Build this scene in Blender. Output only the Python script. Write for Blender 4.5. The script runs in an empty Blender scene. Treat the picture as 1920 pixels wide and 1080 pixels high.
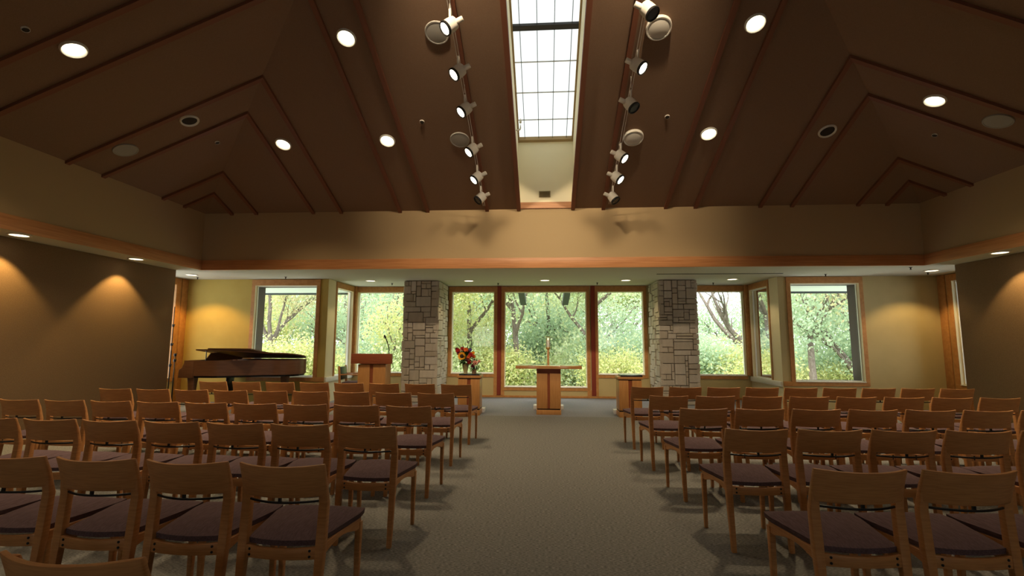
import bpy, bmesh, math, random
from mathutils import Vector, Matrix
random.seed(7)
SC = bpy.context.scene
COL = SC.collection

# ------------------------------------------------------------------ camera, sky, exposure
YAW, PIT, ROL, CAMX, CAMH = -.06712, .11224, .00378, -.02, 1.4
cy, sy, cp, sp = math.cos(YAW), math.sin(YAW), math.cos(PIT), math.sin(PIT)
fw = Vector((sy*cp, cy*cp, sp)); rt = Vector((cy, -sy, 0)); up = rt.cross(fw)
cr, sr = math.cos(ROL), math.sin(ROL)
rt, up = cr*rt + sr*up, -sr*rt + cr*up
cam = bpy.data.cameras.new('camera'); cam.sensor_width = 36; cam.lens = 900/1920*36
cam.clip_start = .05; cam.clip_end = 400
co = bpy.data.objects.new('camera', cam); COL.objects.link(co)
M = Matrix((rt, up, -fw)).transposed().to_4x4(); M.translation = Vector((CAMX, 0, CAMH)); co.matrix_world = M
SC.camera = co
W = bpy.data.worlds.new('overcast_sky'); SC.world = W; W.use_nodes = True
bg = W.node_tree.nodes['Background']; bg.inputs[0].default_value = (.90, .96, 1, 1); bg.inputs[1].default_value = 3.6
SC.view_settings.view_transform = 'Standard'; SC.view_settings.look = 'None'
SC.view_settings.exposure = .17; SC.view_settings.gamma = 1
sun = bpy.data.lights.new('sun', 'SUN'); sun.energy = 6; sun.angle = .9; sun.color = (1, .93, .78)
so = bpy.data.objects.new('sun', sun); COL.objects.link(so); so.rotation_euler = (math.radians(35), 0, math.radians(-60))
WARM = (1, .66, .30); WARM2 = (1, .76, .46)

def spot(name, loc, target, watts, deg, blend=.6, size=.04, color=WARM, parent=None):
    l = bpy.data.lights.new(name, 'SPOT'); l.energy = watts; l.spot_size = math.radians(deg); l.spot_blend = blend
    l.shadow_soft_size = size; l.color = color
    o = bpy.data.objects.new(name, l); COL.objects.link(o); o.location = loc
    o.rotation_euler = (Vector(target) - Vector(loc)).to_track_quat('-Z', 'Y').to_euler()
    if parent is not None: o.parent = parent
    return o

# ------------------------------------------------------------------ materials
def mat(name, col, rough=.6, col2=None, scale=8, stretch=(1, 1, 1), bump=0, bscale=60, spec=.3, emit=0, metal=0, detail=4, coord='Object', ecol=None, contrast=(.35, .65)):
    m = bpy.data.materials.new(name); m.use_nodes = True; nt = m.node_tree; b = nt.nodes['Principled BSDF']
    b.inputs['Base Color'].default_value = (*col, 1); b.inputs['Roughness'].default_value = rough
    b.inputs['Specular IOR Level'].default_value = spec; b.inputs['Metallic'].default_value = metal
    tc = nt.nodes.new('ShaderNodeTexCoord'); mp = nt.nodes.new('ShaderNodeMapping'); mp.inputs['Scale'].default_value = stretch
    nt.links.new(tc.outputs[coord], mp.inputs[0])
    if col2:
        n = nt.nodes.new('ShaderNodeTexNoise'); n.inputs['Scale'].default_value = scale; n.inputs['Detail'].default_value = detail
        r = nt.nodes.new('ShaderNodeValToRGB'); r.color_ramp.elements[0].color = (*col, 1); r.color_ramp.elements[1].color = (*col2, 1)
        r.color_ramp.elements[0].position, r.color_ramp.elements[1].position = contrast
        nt.links.new(mp.outputs[0], n.inputs['Vector']); nt.links.new(n.outputs['Fac'], r.inputs[0]); nt.links.new(r.outputs[0], b.inputs['Base Color'])
    if bump:
        n2 = nt.nodes.new('ShaderNodeTexNoise'); n2.inputs['Scale'].default_value = bscale; n2.inputs['Detail'].default_value = 3
        bp = nt.nodes.new('ShaderNodeBump'); bp.inputs['Strength'].default_value = bump; bp.inputs['Distance'].default_value = .01
        nt.links.new(mp.outputs[0], n2.inputs['Vector']); nt.links.new(n2.outputs['Fac'], bp.inputs['Height']); nt.links.new(bp.outputs[0], b.inputs['Normal'])
    if emit:
        b.inputs['Emission Color'].default_value = (*(ecol or col), 1); b.inputs['Emission Strength'].default_value = emit
    return m
MT = {}
MT['maple'] = mat('maple', (.46, .205, .068), .42, (.56, .265, .092), 6, (2, 2, 18), spec=.35)
MT['maple_back'] = mat('maple_back', (.46, .205, .068), .42, (.56, .265, .092), 5, (2, 6, 34), spec=.35)
MT['seat'] = mat('plum_fabric', (.095, .060, .064), .95, (.135, .088, .094), 150, (1, .12, 1), bump=.25, bscale=180, spec=.1)
MT['black'] = mat('black_metal', (.012, .012, .013), .4)
MT['trim'] = mat('oak_trim', (.46, .21, .065), .4, (.55, .27, .09), 5, (3, 3, 3), spec=.35)
MT['beam'] = mat('beam_wood', (.47, .20, .075), .42, (.58, .27, .11), 3, (.6, .6, 14), spec=.3)
MT['red'] = mat('red_stain', (.25, .045, .025), .45)
MT['lectern'] = mat('cherry', (.27, .07, .028), .4, (.34, .10, .04), 4, (1, 1, 20))
MT['altarw'] = mat('altar_wood', (.50, .23, .075), .38, (.58, .29, .10), 4, (14, 14, 1))
MT['tray'] = mat('tan_paint', (.44, .315, .165), .85)
MT['wall'] = mat('ochre_paint', (.52, .415, .20), .85, (.55, .44, .215), 3)
MT['cream'] = mat('cream_paint', (.80, .70, .46), .8)
MT['white'] = mat('white_paint', (.80, .78, .70), .6)
MT['soffit'] = mat('soffit_paint', (.54, .51, .40), .9)
MT['ceil'] = mat('brown_ceiling', (.225, .14, .088), .95, (.255, .162, .105), 120, bump=.15, bscale=200, spec=.05)
MT['batten'] = mat('red_batten', (.20, .075, .04), .55)
MT['panel'] = mat('brown_fabric', (.20, .128, .072), .98, (.25, .165, .095), 90, (1, 1, 1), bump=.3, bscale=220, spec=.05)
MT['carpet'] = mat('carpet', (.125, .122, .11), .98, (.285, .276, .255), 46, (1, 5, 1), bump=.3, bscale=90, spec=.05, detail=8, contrast=(.42, .60))
MT['carpet2'] = mat('chancel_carpet', (.20, .20, .21), .95, (.245, .245, .255), 30, (1, 1, 1), bump=.2, bscale=120, spec=.1)
MT['ebony'] = mat('walnut_piano', (.14, .066, .036), .36, (.175, .082, .045), 4, (1, 1, 8), spec=.5)
MT['pblack'] = mat('piano_black', (.012, .010, .010), .3)
MT['brass'] = mat('brass', (.62, .42, .14), .3, metal=1)
MT['steel'] = mat('steel', (.5, .5, .5), .35, metal=1)
MT['lampw'] = mat('lamp_white', (.72, .68, .60), .45)
MT['spk'] = mat('speaker_grille', (.34, .32, .28), .7)
MT['altartop'] = mat('altar_top', (.50, .24, .085), .14, (.56, .28, .10), 4, (1, 14, 1), spec=.8)
_b = MT['altartop'].node_tree.nodes['Principled BSDF']; _b.inputs['Coat Weight'].default_value = 1; _b.inputs['Coat Roughness'].default_value = .06
MT['slate'] = mat('dark_slate', (.022, .022, .03), .25, spec=.5)
MT['sheen_white'] = mat('pale_stone', (.9, .9, .9), .15, spec=.7)  # white of the foot plates: window reflection on wood, put into the colour
MT['glow'] = mat('lamp_glow', (1, .93, .78), .5, emit=9, ecol=(1, .86, .62))
MT['glow2'] = mat('small_lamp_glow', (1, .93, .78), .5, emit=3.2, ecol=(1, .82, .55))
MT['dark'] = mat('dark_recess', (.03, .022, .016), .8)
MT['jamb'] = mat('dark_cladding', (.10, .075, .075), .6)
MT['eave'] = mat('eave_paint', (.62, .68, .60), .8)
MT['gutter'] = mat('gutter', (.05, .06, .06), .6)
MT['vent'] = mat('vent_brown', (.36, .28, .14), .6)
MT['bark'] = mat('bark', (.13, .10, .085), .95, (.24, .20, .17), 5, (6, 6, 1), bump=.5, bscale=20)
MT['ground'] = mat('woodland_floor', (.16, .24, .07), .98, (.30, .34, .12), 2)
MT['candle'] = mat('candle_wax', (.95, .92, .84), .5)
MT['flame'] = mat('flame', (1, .7, .3), .5, emit=5, ecol=(1, .6, .22))
MT['vase'] = mat('vase_yellow', (.62, .52, .20), .25, (.75, .68, .38), 12)
MT['vase2'] = mat('vase_pattern', (.55, .40, .25), .3, (.25, .12, .06), 30)
for k, c in dict(petal_y=(.90, .42, .02), petal_r=(.50, .03, .025), petal_o=(.75, .16, .03), petal_p=(.85, .42, .32), petal_d=(.17, .02, .04), seedc=(.04, .02, .01), leafd=(.035, .10, .03), leafl=(.10, .24, .05), violet=(.13, .07, .3)).items():
    MT[k] = mat(k, c, .7)

def glass_mat():
    m = bpy.data.materials.new('window_glass'); m.use_nodes = True; nt = m.node_tree; nt.nodes.clear()
    o = nt.nodes.new('ShaderNodeOutputMaterial'); mx = nt.nodes.new('ShaderNodeMixShader'); t = nt.nodes.new('ShaderNodeBsdfTransparent')
    g = nt.nodes.new('ShaderNodeBsdfGlossy'); g.inputs['Roughness'].default_value = .02; t.inputs[0].default_value = (.96, .98, .96, 1)
    f = nt.nodes.new('ShaderNodeFresnel'); f.inputs[0].default_value = 1.45
    nt.links.new(f.outputs[0], mx.inputs[0]); nt.links.new(t.outputs[0], mx.inputs[1]); nt.links.new(g.outputs[0], mx.inputs[2]); nt.links.new(mx.outputs[0], o.inputs[0])
    return m
MT['glass'] = glass_mat()
def translucent(name, col, share=1.0, var=None):
    m = bpy.data.materials.new(name); m.use_nodes = True; nt = m.node_tree; nt.nodes.clear()
    o = nt.nodes.new('ShaderNodeOutputMaterial'); t = nt.nodes.new('ShaderNodeBsdfTranslucent'); d = nt.nodes.new('ShaderNodeBsdfDiffuse'); mx = nt.nodes.new('ShaderNodeMixShader')
    mx.inputs[0].default_value = share
    for n in (t, d): n.inputs[0].default_value = (*col, 1)
    if var:
        g = nt.nodes.new('ShaderNodeNewGeometry'); r = nt.nodes.new('ShaderNodeValToRGB'); els = r.color_ramp.elements
        for i, c in enumerate(var):
            e = els[i] if i < 2 else els.new(i/(len(var)-1))
            e.position = i/(len(var)-1); e.color = (*c, 1)
        nt.links.new(g.outputs['Random Per Island'], r.inputs[0])
        for n in (t, d): nt.links.new(r.outputs[0], n.inputs[0])
    nt.links.new(d.outputs[0], mx.inputs[1]); nt.links.new(t.outputs[0], mx.inputs[2]); nt.links.new(mx.outputs[0], o.inputs[0])
    return m
MT['sky_panel'] = translucent('frosted_skylight', (.22, .228, .225), 1.0)
MT['leaf_yellow'] = translucent('leaf_yellow', (.6, .6, .2), .5, [(.56, .62, .26), (.72, .70, .33), (.50, .59, .29), (.76, .67, .42)])  # all four leaf colours lightened, outdoor haze and glare mixed into them
MT['leaf_pale'] = translucent('leaf_pale', (.5, .6, .3), .5, [(.60, .68, .42), (.70, .76, .50), (.64, .72, .44), (.76, .76, .54)])
MT['leaf_green'] = translucent('leaf_green', (.25, .45, .2), .5, [(.44, .56, .40), (.52, .63, .42), (.46, .60, .46), (.60, .68, .46)])
MT['leaf_autumn'] = translucent('leaf_autumn', (.6, .5, .2), .5, [(.52, .60, .38), (.76, .69, .42), (.62, .64, .38), (.76, .62, .44)])
def stone_mat():
    m = mat('ashlar_stone', (.5, .42, .3), .9, bump=.5, bscale=35, spec=.15); nt = m.node_tree; b = nt.nodes['Principled BSDF']
    g = nt.nodes.new('ShaderNodeNewGeometry'); r = nt.nodes.new('ShaderNodeValToRGB'); els = r.color_ramp.elements
    cs = [(.50, .43, .33), (.60, .53, .43), (.55, .47, .36), (.66, .59, .49), (.53, .47, .38)]
    for i, c in enumerate(cs):
        e = els[i] if i < 2 else els.new(i/4)
        e.position = i/4; e.color = (*c, 1)
    n = nt.nodes.new('ShaderNodeTexNoise'); n.inputs['Scale'].default_value = 9; n.inputs['Detail'].default_value = 6
    mx = nt.nodes.new('ShaderNodeMix'); mx.data_type = 'RGBA'; mx.blend_type = 'MULTIPLY'; mx.inputs[0].default_value = .35
    nt.links.new(g.outputs['Random Per Island'], r.inputs[0]); nt.links.new(r.outputs[0], mx.inputs[6]); nt.links.new(n.outputs['Fac'], mx.inputs[7]); nt.links.new(mx.outputs[2], b.inputs['Base Color'])
    return m
MT['stone'] = stone_mat(); MT['mortar'] = mat('mortar', (.07, .05, .032), .95)

# ------------------------------------------------------------------ mesh helpers
class MB:
    def __init__(s): s.v = []; s.f = []; s.mi = []; s.cur = 0
    def add(s, vs, fs):
        o = len(s.v); s.v += [tuple(p) for p in vs]; s.f += [tuple(i+o for i in f) for f in fs]; s.mi += [s.cur]*len(fs); return s
    def box(s, x0, x1, y0, y1, z0, z1):
        return s.add([(x0,y0,z0),(x1,y0,z0),(x1,y1,z0),(x0,y1,z0),(x0,y0,z1),(x1,y0,z1),(x1,y1,z1),(x0,y1,z1)],
                     [(3,2,1,0),(4,5,6,7),(0,1,5,4),(1,2,6,5),(2,3,7,6),(3,0,4,7)])
    def loft(s, rings, cap=True):
        n = len(rings[0]); vs = [p for r in rings for p in r]; fs = []
        for i in range(len(rings)-1):
            for j in range(n):
                k = (j+1) % n; fs.append((i*n+j, i*n+k, (i+1)*n+k, (i+1)*n+j))
        if cap: fs += [tuple(reversed(range(n))), tuple(range((len(rings)-1)*n, len(rings)*n))]
        return s.add(vs, fs)
    def rects(s, pts):      # (cx,cy,cz,w,d) rectangular sections stacked along z
        return s.loft([[(x-w/2,y-d/2,z),(x+w/2,y-d/2,z),(x+w/2,y+d/2,z),(x-w/2,y+d/2,z)] for x,y,z,w,d in pts])
    def tube(s, pts, r, n=8):
        pts = [Vector(p) for p in pts]; rs = r if isinstance(r, (list, tuple)) else [r]*len(pts); rings = []
        ref = None
        for i, p in enumerate(pts):
            d = (pts[min(i+1, len(pts)-1)] - pts[max(i-1, 0)]).normalized()
            if ref is None: ref = Vector((0,0,1)) if abs(d.z) < .9 else Vector((1,0,0))
            a = d.cross(ref).normalized(); b = d.cross(a).normalized()
            rings.append([p + (a*math.cos(t) + b*math.sin(t))*rs[i] for t in [2*math.pi*k/n for k in range(n)]])
        return s.loft(rings)
    def lathe(s, prof, c=(0,0,0), n=24, axis=None):   # prof: (r,h) along axis
        ax = Vector(axis or (0,0,1)).normalized(); q = Vector((0,0,1)).rotation_difference(ax); c = Vector(c)
        return s.loft([[c + q @ Vector((r*math.cos(2*math.pi*k/n), r*math.sin(2*math.pi*k/n), h)) for k in range(n)] for r, h in prof])
    def prism(s, poly, z0, z1):
        return s.loft([[(x,y,z0) for x,y in poly], [(x,y,z1) for x,y in poly]])
    def build(s, name, m, parent=None, loc=None, smooth=False, bevel=0, seg=2, **props):
        me = bpy.data.meshes.new(name); me.from_pydata(s.v, [], s.f)
        ms = m if isinstance(m, (list, tuple)) else [m]
        for k in ms: me.materials.append(MT[k] if isinstance(k, str) else k)
        if len(ms) > 1: me.polygons.foreach_set('material_index', s.mi)
        bm = bmesh.new(); bm.from_mesh(me); bmesh.ops.recalc_face_normals(bm, faces=bm.faces)
        if bevel:
            es = [e for e in bm.edges if len(e.link_faces) == 2 and e.calc_face_angle(0) > .6]
            bmesh.ops.bevel(bm, geom=es, offset=bevel, segments=seg, affect='EDGES', profile=.5)
        bm.to_mesh(me); bm.free()
        if smooth or bevel:
            me.polygons.foreach_set('use_smooth', [True]*len(me.polygons)); me.set_sharp_from_angle(angle=.7)
        o = bpy.data.objects.new(name, me); COL.objects.link(o)
        if parent is not None: o.parent = parent
        if loc is not None: o.location = loc
        for k, v in props.items(): o[k] = v
        return o
def thing(name, label, cat, loc=(0,0,0), rz=0, group=None):
    o = bpy.data.objects.new(name, None); COL.objects.link(o); o.location = loc; o.rotation_euler = (0,0,rz); o.empty_display_size = .1
    o['label'] = label; o['category'] = cat
    if group: o['group'] = group
    return o
def tag(o, label, cat, group=None):
    o['label'] = label; o['category'] = cat
    if group: o['group'] = group
    return o
def copy_tree(o, parent=None):
    c = o.copy(); COL.objects.link(c)
    if parent is not None: c.parent = parent
    for ch in list(o.children): copy_tree(ch, c)
    return c
def struct(mb, name, m, **k):
    lab = k.pop('label', None)
    o = mb.build(name, m, **k); o['kind'] = 'structure'
    if lab: o['label'] = lab
    return o
def B(*a): return MB().box(*a)

# ------------------------------------------------------------------ the room shell
ZS, ZB, ZE, YB, X, S = 2.856, 3.055, 4.046, 9.365, 7.095, .42
YK = YB - 2*X                      # far end of the square ceiling tray, behind the camera
WL, WR, YBACK, YR, YBAY = -8.52, 8.45, -6.2, 10.85, 12.44
BL, BR = -5.05, 5.10
fl = MB(); fl.box(WL-.3, WR+.3, YBACK-.3, YB, -.3, 0); struct(fl, 'floor', 'carpet', label='grey brown woven carpet of the aisle and seating')
fl = MB(); fl.box(WL-.3, WR+.3, YB, YR, -.3, 0).box(BL-.2, BR+.2, YR, YBAY+.3, -.3, 0); struct(fl, 'floor_chancel', 'carpet2', label='plain grey carpet of the altar end')
# soffit
m = MB(); m.box(WL-.3, WR+.3, YB, YR+.05, ZS, ZS+.18).box(BL-.2, BR+.2, YR+.05, YBAY+.3, ZS, ZS+.18)
m.box(WL-.3, -X, YK, YB, ZS, ZS+.18).box(X, WR+.3, YK, YB, ZS, ZS+.18).box(WL-.3, WR+.3, YBACK-.3, YK, ZS, ZS+.18)
struct(m, 'ceiling_soffit', 'soffit', label='low pale soffit around the raised ceiling')
# tray walls and beam
t = .2
struct(B(-X-t, X+t, YB, YB+t, ZS+.18, ZE+.02), 'wall_front', 'tray', label='tan wall above the altar opening')
struct(B(-X-t, -X, YK, YB, ZS+.18, ZE+.02), 'wall_left', 'tray', label='tan upper wall on the piano side')
struct(B(X, X+t, YK, YB, ZS+.18, ZE+.02), 'wall_right', 'tray', label='tan upper wall on the side without piano')
struct(B(-X-t, X+t, YK-t, YK, ZS+.18, ZE+.02), 'wall_rear', 'tray')
e = .025
struct(B(-X+e, X-e, YB-e, YB+.02, ZS-.004, ZB), 'trim_1', 'beam', bevel=.004, label='orange wood fascia beam over the altar opening')
struct(B(-X, -X+e, YK, YB, ZS-.004, ZB), 'trim_2', 'beam', bevel=.004, label='orange wood fascia beam on the piano side')
struct(B(X-e, X, YK, YB, ZS-.004, ZB), 'trim_3', 'beam', bevel=.004, label='orange wood fascia beam on the side without piano')
struct(B(-X+e, X-e, YK, YK+e, ZS-.004, ZB), 'trim_4', 'beam')
# hipped ceiling with the skylight slot
SX0, SX1, SYT = -.535, .575, 3.2
AP = (0, YB-X, ZE+S*X)
def zf(y): return ZE + S*(YB-y)
cm = MB()
cm.add([(-X,YB,ZE),(SX0,YB,ZE),(SX0,SYT,zf(SYT)),(SX1,SYT,zf(SYT)),(SX1,YB,ZE),(X,YB,ZE),AP,(-X,YK,ZE),(X,YK,ZE)],
       [(0,1,2,6),(2,3,6),(3,4,5,6),(0,6,7),(5,8,6),(7,6,8)])
struct(cm, 'ceiling', 'ceil', label='dark brown hipped ceiling')
# roof deck over it so that no sky shows through
rd = MB(); q = .35
rd.add([(-X-1.6,YB+1.5,ZE-.2+q),(SX0-.06,YB+1.5,ZE-.2+q),(SX0-.06,SYT,zf(SYT)+q),(SX1+.06,SYT,zf(SYT)+q),(SX1+.06,YB+1.5,ZE-.2+q),(X+1.6,YB+1.5,ZE-.2+q),(0,YB-X,ZE+S*X+q+.05),(-X-1.6,YK-1.5,ZE-.2+q),(X+1.6,YK-1.5,ZE-.2+q)],
       [(0,1,2,6),(2,3,6),(3,4,5,6),(0,6,7),(5,8,6),(7,6,8)])
struct(rd, 'roof', 'gutter')
# battens: pairs parallel to every wall, meeting at the hips
n = 10
def batten(d, w=.07, h=.045):
    global n
    dd = d + w
    for side in range(4):
        # build in a frame where the face rises along +a from the eave; x along eave
        def P(l, a, z):
            zz = ZE + S*a - z
            return [(l, YB-a, zz), (l, YK+a, zz), (-X+a, (YB+YK)/2+l, zz), (X-a, (YB+YK)/2+l, zz)][side]
        for sg in (-1, 1):
            if side == 0 and abs(d) < .6: continue
            l0, l1 = sg*d, sg*dd; a0 = 0; a1 = X-d; a2 = X-dd
            m = MB(); vs = [P(l0,a0,-.01), P(l1,a0,-.01), P(l1,a2,-.01), P(l0,a1,-.01), P(l0,a0,h), P(l1,a0,h), P(l1,a2,h), P(l0,a1,h)]
            m.add(vs, [(0,1,2,3),(4,5,6,7),(0,1,5,4),(1,2,6,5),(2,3,7,6),(3,0,4,7)])
            struct(m, 'trim_%d' % n, 'batten'); n += 1
for d in (1.12, 2.33, 2.90, 4.13, 4.72, 5.94, 6.47): batten(d)
# skylight well, frosted glass, bars
ZG = 1.437
w = MB(); ww = .12
for xa, xb in ((SX0-ww, SX0), (SX1, SX1+ww)):
    w.add([(xa,YB+ww,ZE),(xb,YB+ww,ZE),(xb,SYT,zf(SYT)),(xa,SYT,zf(SYT)),(xa,YB+ww,ZE+ZG),(xb,YB+ww,ZE+ZG),(xb,SYT,zf(SYT)+ZG),(xa,SYT,zf(SYT)+ZG)],
          [(0,1,2,3),(4,5,6,7),(0,1,5,4),(1,2,6,5),(2,3,7,6),(3,0,4,7)])
w.box(SX0-ww, SX1+ww, YB, YB+ww, ZE, ZE+ZG).box(SX0-ww, SX1+ww, SYT-ww, SYT, zf(SYT), zf(SYT)+ZG)
MT['well'] = mat('well_paint', (.95, .87, .62), .8)
struct(w, 'wall_skylight', 'well', label='cream walls of the skylight well')
sk = thing('skylight', 'long frosted skylight with dark bars in the ridge of the ceiling', 'skylight', (0, YB, ZE+ZG))
def slopebox(m, xa, xb, ya, yb, za, zb):   # sloped box following the roof, relative to skylight origin
    f = lambda y: -S*y
    m.add([(xa,ya,f(ya)+za),(xb,ya,f(ya)+za),(xb,yb,f(yb)+za),(xa,yb,f(yb)+za),(xa,ya,f(ya)+zb),(xb,ya,f(ya)+zb),(xb,yb,f(yb)+zb),(xa,yb,f(yb)+zb)],
          [(3,2,1,0),(4,5,6,7),(0,1,5,4),(1,2,6,5),(2,3,7,6),(3,0,4,7)]); return m
LY = SYT-YB
g = MB(); g.add([(SX0,0,.02),(SX1,0,.02),(SX1,LY,.02-S*LY),(SX0,LY,.02-S*LY)], [(0,1,2,3)]); g.build('glazing', 'sky_panel', sk)
MT['bar'] = mat('skylight_bar', (.06, .06, .065), .5); MT['bar2'] = mat('skylight_bar_pale', (.6, .6, .6), .5)
for i in range(4):
    xx = -.395 + .278*i
    slopebox(MB(), xx-.005, xx+.005, 0, LY, -.015, .0).build('long_bar', 'bar', sk)
for i in range(1, 11):
    yy = -.574*i + .085
    if i == 4:
        slopebox(MB(), SX0, SX1, yy-.04, yy+.04, -.03, .01).build('purlin', 'bar', sk)
    else: slopebox(MB(), SX0, SX1, yy-.005, yy+.005, -.016, -.002).build('cross_bar', 'bar2', sk)
f = slopebox(MB(), SX0, SX1, -.06, 0, -.05, .02); f.build('end_frame', 'tray', sk)
for xa, xb in ((SX0, SX0+.03), (SX1-.03, SX1)): slopebox(MB(), xa, xb, LY, -.06, -.045, .02).build('side_frame', 'tray', sk)
# wood trim round the slot
for i, (xa, xb) in enumerate(((SX0-.02, SX0+.055), (SX1-.055, SX1+.02))):
    m = MB(); vs = []
    for z in (.04, -.06):
        vs += [(xa,YB-e,zf(YB)-z),(xb,YB-e,zf(YB)-z),(xb,SYT,zf(SYT)-z),(xa,SYT,zf(SYT)-z)]
    m.add(vs, [(3,2,1,0),(4,5,6,7),(0,1,5,4),(1,2,6,5),(2,3,7,6),(3,0,4,7)])
    struct(m, 'trim_%d' % (5+i), 'batten', label='red brown trim along the skylight slot')
struct(B(SX0+.03, SX1-.03, YB-.03, YB+.02, ZE+.005, ZE+.13), 'trim_7', 'beam', label='wood sill at the foot of the skylight well')

# ------------------------------------------------------------------ outer walls with openings
def wall_x(m, x0, x1, y0, y1, z1, holes):      # wall along x, holes (xa,xb,za,zb)
    holes = sorted(holes); x = x0
    for a, b, za, zb in holes:
        if a > x: m.box(x, a, y0, y1, 0, z1)
        if za > 0: m.box(a, b, y0, y1, 0, za)
        m.box(a, b, y0, y1, zb, z1); x = b
    m.box(x, x1, y0, y1, 0, z1); return m
def wall_y(m, y0, y1, x0, x1, z1, holes):
    holes = sorted(holes); y = y0
    for a, b, za, zb in holes:
        if a > y: m.box(x0, x1, y, a, 0, z1)
        if za > 0: m.box(x0, x1, a, b, 0, za)
        m.box(x0, x1, a, b, zb, z1); y = b
    m.box(x0, x1, y, y1, 0, z1); return m
ZT = 2.705
HL = (-6.82, -5.32, .585, ZT); HR = (5.36, 6.80, .585, ZT)
BAY = [(-4.96, -3.05, .60, ZT), (-2.43, -1.315, .60, ZT), (-1.045, 1.065, .27, ZT), (1.345, 2.505, .60, ZT), (3.20, 4.995, .60, ZT)]
SB = (11.32, 12.28, .58, ZT)
ww = .12
m = MB(); wall_x(m, WL-.3, BL-.004, YR, YR+ww, ZS, [HL]); MT['wall_lamp_tint'] = mat('lamp_tinted_ochre', (.49, .35, .085), .85, (.52, .375, .095), 3)  # yellower than the other rear wall: warm lamp glow mixed into its colour
struct(m, 'wall_left_rear', 'wall_lamp_tint', label='ochre wall behind the piano')
m = MB(); wall_x(m, BR+.004, WR+.3, YR, YR+ww, ZS, [HR]); struct(m, 'wall_right_rear', 'wall', label='ochre wall with window on the side without piano')
m = MB(); wall_x(m, BL-.2, BR+.2, YBAY, YBAY+.10, ZS, BAY); struct(m, 'wall_bay', 'wall', label='low ochre wall under the bay windows')
m = MB(); wall_y(m, YR+ww, YBAY, BL-.12, BL, ZS, [SB]); m.box(BL-.004, BL, YR+.003, YR+ww, 0, ZS); struct(m, 'wall_bay_left', 'cream', label='cream side wall of the bay near the lectern')
m = MB(); wall_y(m, YR+ww, YBAY, BR, BR+.12, ZS, [SB]); m.box(BR, BR+.004, YR+.003, YR+ww, 0, ZS); struct(m, 'wall_bay_right', 'cream', label='cream side wall of the bay on the side without piano')
HSL = (8.2, 10.50, .57, ZT)
m = MB(); wall_y(m, YBACK, YR, WL-.15, WL, ZS, [HSL]); struct(m, 'wall_side_left', 'wall')
m = MB(); wall_y(m, YBACK, YR, WR, WR+.15, ZS, [HSL]); struct(m, 'wall_side_right', 'wall')
HB_FILL = [(-4.6, -2.8, 1.1, 2.4), (2.8, 4.6, 1.1, 2.4)]  # openings added out of view to bring daylight onto the chair backs
m = MB(); wall_x(m, WL-.3, WR+.3, YBACK-.12, YBACK, ZS, HB_FILL); struct(m, 'wall_back', 'wall')
# baseboards of the bay
for i, (a, b) in enumerate(((-4.9, -3.36), (-2.45, 2.5), (3.5, 5.0))):
    struct(B(a, b, YBAY-.018, YBAY, 0, .05), 'baseboard_%s' % ('left', 'front', 'right')[i], 'trim', bevel=.003)

WN = [0]
def window(mk, hole, label, casing=.085, ext=.28, sill=True, left=True, right=True, jamb='jamb', trimm='trim', low=True, reveal='cream'):
    """mk(u,w,z) maps a point on the wall (u along it, w outward) into the room."""
    WN[0] += 1; a, b, za, zb = hole
    def bx(m, u0, u1, w0, w1, z0, z1):
        m.add([mk(u0,w0,z0),mk(u1,w0,z0),mk(u1,w1,z0),mk(u0,w1,z0),mk(u0,w0,z1),mk(u1,w0,z1),mk(u1,w1,z1),mk(u0,w1,z1)],
              [(3,2,1,0),(4,5,6,7),(0,1,5,4),(1,2,6,5),(2,3,7,6),(3,0,4,7)])
    m = MB(); c = casing
    ca = c if left else .02; cb = c if right else .02
    bx(m, a-ca, b+cb, -.022, .0, zb, min(zb+.14, ZS-.004)); 
    if low: bx(m, a-ca, b+cb, -.022, 0, za-.095, za)
    bx(m, a-ca, a, -.022, 0, za, zb); bx(m, b, b+cb, -.022, 0, za, zb)
    o = struct(m, 'window_%d' % WN[0], trimm, bevel=.003, seg=1); o['label'] = label
    f = MB(); q = .022          # pale glazing frame, 5 cm in
    for u0, u1, z0, z1 in ((a,b,za,za+q),(a,b,zb-q,zb),(a,a+q,za+q,zb-q),(b-q,b,za+q,zb-q)): bx(f, u0, u1, .05, .085, z0, z1)
    f.build('window_frame', 'white', o)
    r = MB()
    for u0, u1, z0, z1 in ((a,a+.008,za+.005,zb-.008),(b-.008,b,za+.005,zb-.008),(a,b,zb-.008,zb)): bx(r, u0, u1, -.02, .05, z0, z1)
    r.build('inner_reveal', reveal, o)
    bx2 = MB(); bx(bx2, a, b, -.035, .05, za-.012, za+.004); bx2.build('window_sill', 'white' if sill else 'trim', o)
    p = MB(); p.add([mk(a+q,.068,za+q),mk(b-q,.068,za+q),mk(b-q,.068,zb-q),mk(a+q,.068,zb-q)], [(0,1,2,3)]); p.build('pane', 'glass', o)
    if ext:
        x = MB()
        for u0, u1, z0, z1 in ((a,a+.012,za+.012,zb-.012),(b-.012,b,za+.012,zb-.012),(a,b,za,za+.012),(a,b,zb-.012,zb)): bx(x, u0, u1, .085, .085+ext, z0, z1)
        x.build('outer_jamb', jamb, o)
    return o
mx_ = lambda y: (lambda u, w, z: (u, y+w, z))
window(mx_(YR), HL, 'wood cased window behind the tail of the piano', ext=.30, trimm='trim')
window(mx_(YR), HR, 'wood cased window in the rear wall on the side without piano', ext=.30)
names = ['wood cased window behind the lectern', 'wood cased window behind the flowers', 'tall wood cased middle window behind the altar', 'wood cased window behind the bare pedestal', 'wood cased window with a bare tree outside']
for i, h in enumerate(BAY):
    c = dict(casing=.085)
    window(mx_(YBAY), h, names[i], ext=.06, jamb='white', left=(i != 0), right=(i != 4))
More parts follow.
